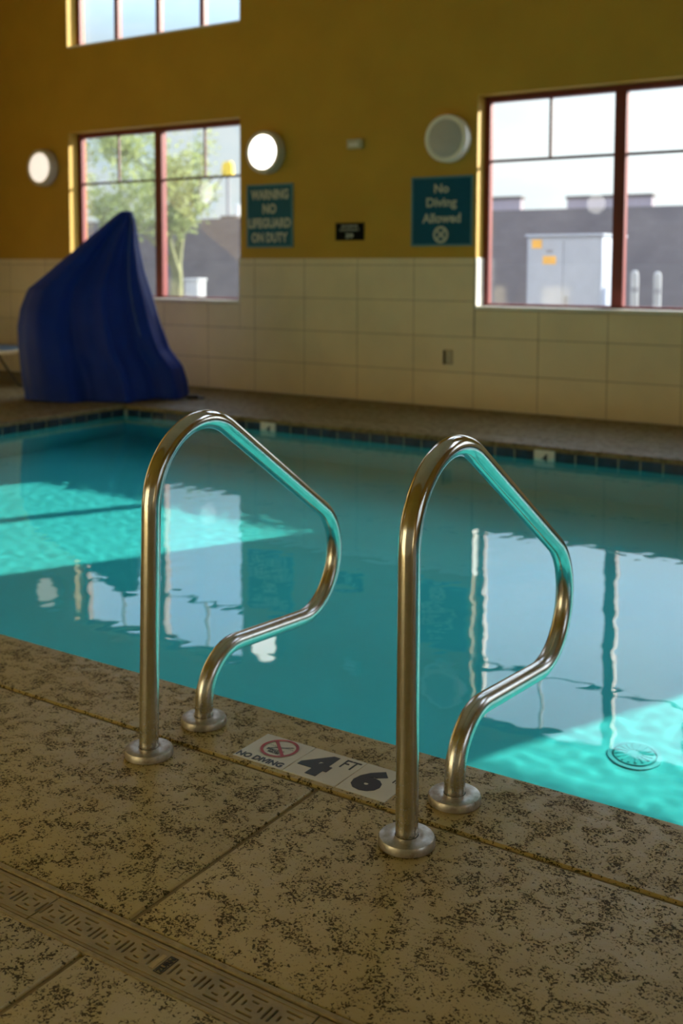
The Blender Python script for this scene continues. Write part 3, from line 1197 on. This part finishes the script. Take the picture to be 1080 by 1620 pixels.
def wall_items():
    wall_lamp(-9.53, 2.331, 'dim warm round wall lamp at the far left beyond the window', LAMPON2)
    wall_lamp(-6.40, 2.331, 'brightly lit round wall lamp above the WARNING sign', LAMPON)
    wall_lamp(-4.425, 2.340, 'unlit grey round wall lamp above the No Diving sign', LAMPOFF)
    # lamps on the two other walls, mirrored in the window glass
    wall_lamp(0, 0, 'lit round wall lamp on the left end wall, mirrored in the left window', LAMPON, rz=PI / 2, loc=(XL + 0.001, 4.87, 2.33))
    wall_lamp(0, 0, 'lit round wall lamp on the wall behind the viewer, mirrored in the right window', LAMPON, rz=PI, loc=(-6.55, YB + 0.001, 2.33))
    # WARNING sign
    t, w, h = sign('warning_sign', -6.664, -6.105, 1.420, 2.031, 'teal WARNING NO LIFEGUARD ON DUTY sign under the bright lamp')
    sign_board(t, w, h, TEAL2, TEALEDGE)
    for s, z, ww in (('WARNING', 0.205, 0.455), ('NO', 0.068, 0.165), ('LIFEGUARD', -0.070, 0.515), ('ON DUTY', -0.210, 0.440)):
        sign_text(t, s, SIGNTEXT, ww, 0.098, 0, z, 0.0045)
    # No Diving sign
    t, w, h = sign('diving_sign', -4.806, -4.200, 1.417, 2.027, 'teal No Diving Allowed sign beside the right window')
    sign_board(t, w, h, TEAL, TEALEDGE)
    for s, z, ww, hh in (('No', 0.198, 0.145, 0.078), ('Diving', 0.066, 0.300, 0.105), ('Allowed', -0.060, 0.380, 0.085)):
        sign_text(t, s, SIGNTEXT, ww, hh, 0, z, 0.003)
    bm = bmesh.new()
    m = Matrix.Rotation(PI / 2, 4, 'X')
    add_lathe(bm, [(0.075, 0), (0.075, 0.0010), (0.052, 0.0010), (0.052, 0)], 40, m)
    for a in (45, -45):
        v = add_box(bm, -0.052, 0.052, -0.0010, 0, -0.010, 0.010)
        bmesh.ops.transform(bm, matrix=Matrix.Rotation(math.radians(a), 4, 'Y'), verts=v)
    v = add_box(bm, -0.012, 0.030, -0.0011, 0, -0.007, 0.007)
    obj('prohibition_symbol', bm, SIGNTEXT, t, loc=(-0.005, -0.0120, -0.205))
    # small black occupancy sign
    t, w, h = sign('occupancy_sign', -5.619, -5.305, 1.478, 1.640, 'small black plaque with two lines of pale lettering between the teal signs')
    box('board', (-w, w, -0.008, 0, -h, h), PLAQUE, t, 0.001, 1)
    sign_text(t, 'MAXIMUM', SIGNTEXT, 0.175, 0.022, 0, 0.050, 0.003, -0.009)
    sign_text(t, 'OCCUPANCY', SIGNTEXT, 0.215, 0.022, 0, 0.016, 0.003, -0.009)
    sign_text(t, '39', SIGNTEXT, 0.085, 0.046, 0, -0.040, 0.004, -0.009)
    # small box high on the wall
    t = thing('wall_sensor', 'small ivory box high on the wall between two lamps', 'sensor', (-5.392, PAINT_Y - 0.0005, 2.355))
    box('body', (-0.075, 0.075, -0.055, 0, -0.042, 0.042), PLASTIC, t, 0.008, 2)
    box('lens', (-0.050, 0.050, -0.060, -0.054, -0.026, 0.010), WHITEMETAL, t, 0.003, 1)
    # outlet
    t = thing('wall_outlet', 'cream outlet plate on the tiled wall under the No Diving sign', 'outlet', (-4.413, YW - 0.0005, 0.443))
    box('plate', (-0.040, 0.040, -0.010, 0, -0.066, 0.066), CREAM, t, 0.004, 2)
    for z in (-0.026, 0.026):
        s = box('socket', (-0.017, 0.017, -0.0125, -0.009, z - 0.017, z + 0.017), PLASTIC, t, 0.003, 1)
    box('cover_flap', (-0.043, -0.036, -0.030, 0, -0.060, 0.060), DARKMETAL, t, 0.002, 1)


# ------------------------------------------------------------------ blue cover
def lerp_table(tab, z):
    for (z0, a), (z1, b) in zip(tab, tab[1:]):
        if z0 <= z <= z1:
            f = (z - z0) / (z1 - z0)
            return a + (b - a) * f
    return tab[-1][1] if z > tab[-1][0] else tab[0][1]


def cover():
    c = Vector((-7.36, 7.36, 0.0))
    e = Vector((0.7071, 0.7071, 0))       # to the right, seen from the photograph's side
    f = Vector((0.7071, -0.7071, 0))      # towards the pool corner

    def sil(px):
        out = []
        for u, v in px:
            d = ray(u, v)
            o = Vector((0, 0, CAM_H))
            t = (c - o).dot(f) / d.dot(f)
            p = o + d * t
            out.append((p.z, (p - c).dot(e)))
        return sorted(out)
    L = sil([(40, 628), (33, 590), (29, 550), (28, 515), (32, 487), (44, 457), (70, 436), (110, 402), (150, 368), (178, 344), (190, 335)])
    Rr = sil([(299, 626), (296, 602), (289, 579), (268, 551), (254, 512), (242, 470), (229, 430), (220, 390), (215, 352), (211, 337), (206, 333)])
    zt = min(L[-1][0], Rr[-1][0])
    t = thing('lift_cover', 'tall draped blue vinyl cover standing at the far pool corner', 'cover', c)
    nz, na = 56, 120
    bm = bmesh.new()
    rings = []
    ridges = [(-1.42, 0.050, 0.10), (-1.75, -0.040, 0.14), (-1.05, -0.030, 0.12), (-0.72, 0.028, 0.16), (-0.35, -0.02, 0.14), (-2.25, 0.014, 0.2), (-2.75, -0.018, 0.15), (0.2, 0.02, 0.2), (1.2, 0.03, 0.2), (2.2, 0.03, 0.2)]
    for i in range(nz + 1):
        s = i / nz
        z = zt * (1 - (1 - s) ** 1.0)
        l, r = lerp_table(L, z), lerp_table(Rr, z)
        mid, hw = (l + r) / 2, (r - l) / 2
        q = z / zt
        front = 0.40 * (1 - q) ** 0.75 + 0.045
        back = 0.22 * (1 - q) ** 0.75 + 0.045
        # the mast stands right of the middle
        ridge_u = mid * (1 - 0.75 * (1 - q)) + (0.12) * (1 - q) * 0.7
        ring = []
        for k in range(na):
            a = 2 * PI * k / na - PI
            ca, sa = math.cos(a), math.sin(a)
            ex = 0.80
            uu = math.copysign(abs(ca) ** ex, ca)
            ww = math.copysign(abs(sa) ** ex, sa)
            u = mid + hw * uu
            w = (front if sa < 0 else back) * ww
            amp = (0.25 + 0.75 * (1 - q)) * (0.25 if q > 0.93 else 1)
            dr = 0.0
            for (ra, ram, rw) in ridges:
                da = (a - ra + PI) % (2 * PI) - PI
                dr += ram * 2.6 * math.exp(-(da / (rw * 0.75)) ** 2)
            dr += 0.006 * math.sin(9 * a + 5 * z) * (1 - q)
            dr += 0.010 * math.sin(2.1 * a * 3 + 11 * z + 1.3) * (0.4 + 0.6 * math.sin(3 * z))
            side = abs(sa)                      # keep the outline where it was traced
            w += (dr * amp) * (1 if sa > 0 else -1) * side
            u += dr * amp * 0.25 * ca
            zz = z
            if i == 0:
                zz = 0.004 + 0.012 * (0.5 + 0.5 * math.sin(5 * a + 1))
            p = e * u - f * w if False else e * u + f * (-w)
            ring.append(bm.verts.new((p.x, p.y, zz)))
        rings.append(ring)
    for A, B in zip(rings, rings[1:]):
        for k in range(na):
            bm.faces.new((A[k], A[(k + 1) % na], B[(k + 1) % na], B[k]))
    top = rings[-1]
    cen = sum((v.co for v in top), Vector()) / na
    cv = bm.verts.new((cen.x, cen.y, zt + 0.012))
    for k in range(na):
        bm.faces.new((top[k], top[(k + 1) % na], cv))
    sk = obj('drape', bm, BLUE, t, smooth=True)
    # seam down the right-hand side of the front; lighter blue paints its highlight
    ang = -0.95
    ki = int(round((ang + PI) / (2 * PI) * na))
    me = sk.data
    pts = [me.vertices[i * na + ki].co.copy() for i in range(nz - 1, 18, -1)]
    out = []
    for p in pts:
        d = Vector((p.x, p.y, 0)).normalized()
        out.append(p + f * 0.003)
    bm = bmesh.new()
    add_tube(bm, out, 0.008, 8)
    obj('seam', bm, SEAMHIGHLIGHT, t, smooth=True)
    # lift foot poking out on the right
    g = at_z(306, 631, 0.0)
    p = thing('pool_lift', 'dark metal lift foot poking out under the blue cover', 'lift foot', (g.x, g.y, 0))
    box('foot', (-0.06, 0.045, -0.035, 0.035, 0.004, 0.042), DARKMETAL, p, 0.010, 2)
    bm = bmesh.new()
    add_lathe(bm, [(0.0, 0.0), (0.045, 0.0), (0.045, 0.018), (0.02, 0.026), (0, 0.026)], 20)
    obj('levelling_pad', bm, DARKMETAL, p, smooth=35, loc=(0.06, 0.0, 0.0))
    p.rotation_euler = (0, 0, math.radians(40))


# ------------------------------------------------------------------ sun lounger at the left edge
def lounger():
    g = at_z(36, 612, 0.0)      # front foot on the deck
    hz = 0.335
    t = thing('sun_lounger', 'white framed sun lounger with blue sling behind the blue cover', 'lounger', (g.x, g.y, 0), math.radians(0))
    Lg, Wd = 1.55, 0.62
    for s, y in ((0, 0.0), (1, Wd)):
        bm = bmesh.new()
        pts = [(-Lg, y, hz + 0.01), (-1.0, y, hz), (-0.55, y, hz - 0.004), (-0.30, y, hz), (-0.14, y, hz + 0.012), (-0.06, y, hz + 0.028), (-0.02, y, hz + 0.034)]
        add_tube(bm, pts, 0.021, 12)
        obj('side_rail', bm, WHITEMETAL, t, smooth=60)
    bm = bmesh.new()
    add_tube(bm, [(-0.02, 0, hz + 0.034), (-0.02, Wd, hz + 0.034)], 0.021, 12)
    obj('end_rail', bm, WHITEMETAL, t, smooth=60)
    bm = bmesh.new()
    n = 16
    rows = []
    for k in range(n + 1):
        x = -Lg + (Lg - 0.03) * k / n
        zz = hz + 0.022 + (0.028 * max(0, (x + 0.30) / 0.28) if x > -0.30 else 0)
        rows.append([bm.verts.new((x, yy, zz - dz)) for yy, dz in ((0.004, 0), (Wd * 0.33, 0.006), (Wd * 0.66, 0.006), (Wd - 0.004, 0))])
    for A, B in zip(rows, rows[1:]):
        for j in range(3):
            bm.faces.new((A[j], A[j + 1], B[j + 1], B[j]))
    sl = obj('sling', bm, SLING, t, smooth=True)
    sm = sl.modifiers.new('thickness', 'SOLIDIFY')
    sm.thickness = 0.004
    for y in (0.0, Wd):
        for fx, tx in ((-0.01, -0.38), (-1.25, -1.45)):
            bm = bmesh.new()
            add_tube(bm, [(tx, y, hz - 0.02), (fx - 0.09, y, 0.045), (fx - 0.04, y, 0.016), (fx + 0.03, y, 0.012)], 0.0125, 10)
            obj('leg', bm, DARKMETAL, t, smooth=60)


# ------------------------------------------------------------------ outdoors
def outdoors():
    bm = bmesh.new()
    add_box(bm, -120, 80, PAINT_Y + WALL_T, 160, -0.25, -0.12)
    structure(obj('ground', bm, ASPHALT))
    FY = 34.0
    ft = at_y(1000, 327, FY).z
    t = thing('block_wall', 'long brown block wall outside behind the windows', 'wall', (0, FY, -0.12))
    box('wall', (-85, 30, 0, 0.2, 0, ft + 0.12 - 0.03), FENCE, t)
    box('cap', (-85, 30, -0.01, 0.21, ft + 0.12 - 0.03, ft + 0.12), FENCE, t, 0.004, 1)
    # flat-roofed buildings beyond
    BY = 46.0
    for i, (u0, u1, v, lab) in enumerate(((760, 823, 311, 'plum parapet wall rising beyond the block wall, nearest the unlit lamp'), (897, 1031, 308, 'plum parapet wall rising beyond the block wall, behind the red mullion'))):
        a, b = at_y(u0, v, BY), at_y(u1, v, BY)
        q = thing('far_parapet', lab, 'parapet', ((a.x + b.x) / 2, BY, -0.12), 0, 'parapet walls')
        h = (b.x - a.x) / 2
        zt = (a.z + b.z) / 2 + 0.12
        box('wall', (-h, h, 0, 0.4, 0, zt - 0.10), STUCCO, q)
        box('parapet_cap', (-h - 0.06, h + 0.06, -0.06, 0.46, zt - 0.14, zt), CAPDARK, q, 0.02, 1)
    # low shed seen at the right edge of the left window
    a, b = at_y(352, 342, BY), at_y(372, 342, BY)
    q = thing('tan_shed', 'small tan shed roofline above the block wall in the left window', 'shed', ((a.x + b.x) / 2, BY, -0.12))
    h = (b.x - a.x) / 2
    box('wall', (-h, h, 0, 2, 0, a.z), CONCRETE, q)
    box('roof', (-h - 0.1, h + 0.1, -0.1, 2.1, a.z, a.z + 0.14), CAPDARK, q, 0.02, 1)
    a = at_y(376, 326, 50.0)
    q = thing('white_post', 'white post at the right edge of the left window', 'post', (a.x, 50.0, -0.12))
    bm = bmesh.new()
    add_tube(bm, [(0, 0, 0), (0, 0, a.z + 0.1)], 0.13, 12)
    obj('shaft', bm, WHITEMETAL, q, smooth=60)
    bm = bmesh.new()
    add_lathe(bm, [(0.13, 0), (0.16, 0.02), (0.16, 0.08), (0, 0.12)], 16)
    obj('post_cap', bm, WHITEMETAL, q, smooth=40, loc=(0, 0, a.z + 0.1))
    # utility cabinet
    CY = 12.4
    a = at_y(833, 371, CY)
    b = at_y(952, 371, CY)
    q = thing('utility_cabinet', 'pale grey utility cabinet with orange stickers outside the right window', 'cabinet', (a.x, CY, -0.12))
    w, zt = b.x - a.x, a.z + 0.12
    box('body', (0, w, 0.02, 0.85, 0.10, zt - 0.03), CABINET, q, 0.01, 2)
    box('plinth', (-0.05, w + 0.05, -0.03, 0.9, 0.0, 0.10), CONCRETE, q, 0.01, 1)
    box('lid', (-0.02, w + 0.02, -0.01, 0.87, zt - 0.03, zt), CABINET, q, 0.008, 2)
    for x0, x1 in ((0.02, w / 2 - 0.004), (w / 2 + 0.004, w - 0.02)):
        d = box('door', (x0, x1, 0.004, 0.021, 0.14, zt - 0.06), CABINET, q, 0.004, 1)
    hd = box('handle', (w / 2 + 0.03, w / 2 + 0.055, -0.02, 0.005, zt * 0.52, zt * 0.52 + 0.10), GREYINK, d, 0.003, 1)

    def stick(u0, u1, v0, v1, mat, name):
        p0, p1 = at_y(u0, v1, CY), at_y(u1, v0, CY)
        box(name, (p0.x - a.x, p1.x - a.x, 0.001, 0.0055, p0.z + 0.12, p1.z + 0.12), mat, q)
    stick(841, 857, 379, 393, STICKER, 'warning_sticker')
    stick(858, 879, 405, 418, STICKER, 'warning_sticker')
    stick(864, 874, 395, 400, GREYINK, 'label_plate')
    # bollards
    for i, (u0, u1, v, lab) in enumerate(((998, 1010, 428, 'pale concrete bollard outside, nearer the red mullion'), (1034, 1046, 430, 'pale concrete bollard outside, nearer the right picture edge'))):
        p0, p1 = at_y(u0, v, 12.9), at_y(u1, v, 12.9)
        r = (p1.x - p0.x) / 2
        q = thing('bollard', lab, 'bollard', ((p0.x + p1.x) / 2, 12.9, -0.12), 0, 'bollards outside')
        bm = bmesh.new()
        h = p0.z + 0.12
        add_lathe(bm, [(0, 0), (r, 0), (r, h - 0.05), (r * 0.85, h - 0.02), (r * 0.5, h), (0, h + 0.005)], 20)
        obj('shaft', bm, CONCRETE, q, smooth=40)
        bm = bmesh.new()
        add_lathe(bm, [(r * 1.01, h - 0.26), (r * 1.03, h - 0.26), (r * 1.03, h - 0.2), (r * 1.01, h - 0.2)], 20)
        obj('band', bm, GREYINK, q, smooth=40)
    # pale pedestal box by the left window, shrub next to it
    p0, p1 = at_y(292, 440, 12.6), at_y(312, 440, 12.6)
    q = thing('utility_pedestal', 'pale utility pedestal standing outside the left window', 'pedestal', ((p0.x + p1.x) / 2, 12.6, -0.12))
    h = (p1.x - p0.x) / 2
    box('body', (-h, h, 0, 0.2, 0, p0.z + 0.08), CONCRETE, q, 0.01, 2)
    box('lid', (-h - 0.015, h + 0.015, -0.015, 0.215, p0.z + 0.08, p0.z + 0.12), CONCRETE, q, 0.01, 2)
    s0 = at_y(350, 470, 12.6)
    q = thing('shrub', 'small dark green shrub outside the left window', 'shrub', (s0.x, 12.6, -0.12))
    bm = bmesh.new()
    for k in range(420):
        d = Vector((random.gauss(0, 1), random.gauss(0, 1), abs(random.gauss(0, 1)))).normalized()
        p = Vector((d.x * 0.30, d.y * 0.30, 0.30 + d.z * 0.60)) * (0.7 + 0.3 * random.random())
        leaf(bm, p, 0.05)
    obj('foliage', bm, LEAF2, q)
    bm = bmesh.new()
    for k in range(5):
        a = 2 * PI * k / 5
        add_tube(bm, [(0, 0, 0), (0.08 * math.cos(a), 0.08 * math.sin(a), 0.3), (0.2 * math.cos(a), 0.2 * math.sin(a), 0.6)], [0.012, 0.009, 0.004], 6)
    obj('stem', bm, BARK, q)
    # yellow roadside sign far away
    SY = 60.0
    p0, p1 = at_y(352, 279, SY), at_y(369, 255, SY)
    cx, w, h = (p0.x + p1.x) / 2, (p1.x - p0.x) / 2, p1.z - p0.z
    q = thing('roadside_sign', 'yellow roadside sign on a tall thin pole in the left window', 'sign', (cx, SY, -0.12))
    bm = bmesh.new()
    out = [(-w, 0), (w, 0), (w * 0.92, h * 0.75), (w * 0.55, h), (-w * 0.55, h), (-w * 0.92, h * 0.75)]
    for yy in (-0.12, 0.12):
        vv = [bm.verts.new((x, yy, p0.z + 0.12 + z)) for x, z in out]
        bm.faces.new(vv if yy > 0 else vv[::-1])
    bm.verts.ensure_lookup_table()
    n = len(out)
    for k in range(n):
        bm.faces.new((bm.verts[k], bm.verts[(k + 1) % n], bm.verts[n + (k + 1) % n], bm.verts[n + k]))
    obj('panel', bm, YELLOW, q)
    bm = bmesh.new()
    add_tube(bm, [(0, 0, 0), (0, 0, p0.z + 0.12)], 0.12, 10)
    obj('pole', bm, GREYINK, q, smooth=60)


def leaf(bm, p, s):
    a = Vector((random.gauss(0, 1), random.gauss(0, 1), random.gauss(0, 0.6))).normalized()
    b = a.cross(Vector((random.gauss(0, 1), random.gauss(0, 1), random.gauss(0, 1)))).normalized()
    w = s * 0.38
    vv = [bm.verts.new(q) for q in (p - a * s, p + b * w, p + a * s, p - b * w)]
    bm.faces.new(vv)


def tree(x, y, label, height, spread, seed, leaves, lean=0.0, low=0.3, zlo=1.7, zhi=4.3, xmax=9.0, k=1.0):
    random.seed(seed)
    t = thing('tree', label, 'tree', (x, y, -0.12), 0, 'palo verde trees')
    wood = bmesh.new()
    tips = []

    def grow(p, d, length, r, depth):
        if p.z > zhi - 0.25 or p.x > xmax:
            return
        pts, rs = [p], [r]
        n = 5
        q = p.copy()
        dd = d.copy()
        for k in range(n):
            dd = (dd + Vector((random.gauss(0, 0.16), random.gauss(0, 0.16), random.gauss(0.03, 0.10)))).normalized()
            q = q + dd * (length / n)
            pts.append(q.copy())
            rs.append(r * (1 - 0.5 * (k + 1) / n))
            if depth >= 2 and zlo < q.z < zhi and q.x < xmax:
                tips.append((q.copy(), depth))
        add_tube(wood, pts, rs, 7 if depth < 2 else 5)
        if depth < 4:
            for _ in range(3 if depth else 5):
                i = random.randint(2, n)
                a = random.random() * 2 * PI
                nd = (dd * 0.7 + Vector((math.cos(a) * spread, math.sin(a) * spread, random.uniform(-0.15, 0.55)))).normalized()
                grow(pts[i], nd, length * random.uniform(0.55, 0.8), rs[i] * 0.7, depth + 1)
    grow(Vector((0, 0, 0)), Vector((lean, 0, 1)).normalized(), height * low, 0.11 * k, 0)
    obj('trunk_and_branches', wood, BARK, t, smooth=60)
    fol = bmesh.new()
    for _ in range(leaves):
        p, dp = random.choice(tips)
        p = p + Vector((random.gauss(0, 0.11), random.gauss(0, 0.11), random.gauss(0, 0.11))) * k
        leaf(fol, p, random.uniform(0.03, 0.065) * k)
    obj('foliage', fol, LEAF, t)
    return t


# ------------------------------------------------------------------ build: structure first
wall_far()
room_shell()
n = 1
for a, b in WIN[:2]:
    window(n, a, b, W_LO, W_HI, 'view')
    n += 1
window(n, *WIN[0], U_LO, U_HI, 'upper')
n += 1
window(n, *WIN[1], U_LO, U_HI, 'upper')
n += 1
window(n, *WIN[2], W_LO, W_HI, 'view')
n += 1
window(n, *UW[2], 'upper')  # unseen window added to bounce golden sunlight off the back wall
n += 1
window(n, -3.9, -0.9, W_LO, W_HI, 'view', True)
floor()
pool()
# ------------------------------------------------------------------ things
handrail(-0.897 * CAM_H, 1.934, 'steel pool handrail on the right, beside the 4 FT 6 tiles')
handrail(-1.512 * CAM_H, 1.944, 'steel pool handrail on the left, beside the NO DIVING tile', math.radians(2.2), math.radians(1.4))
depth_marker()
drain()
cover()
lounger()
wall_items()
outdoors()
a = at_y(178, 300, 30.0)
tree(a.x, 30.0, 'hazy green palo verde tree behind the blue cover, left half of the left window', 11.0, 0.62, 11, 3600, 0.0, 0.27, 2.6, 7.6, 9.0, 2.2)
a = at_y(272, 300, 26.0)
tree(a.x, 26.0, 'yellow-green palo verde tree right of the mullion in the left window', 9.6, 0.42, 23, 3600, 0.10, 0.27, 2.5, 6.6, 1.75, 2.1)
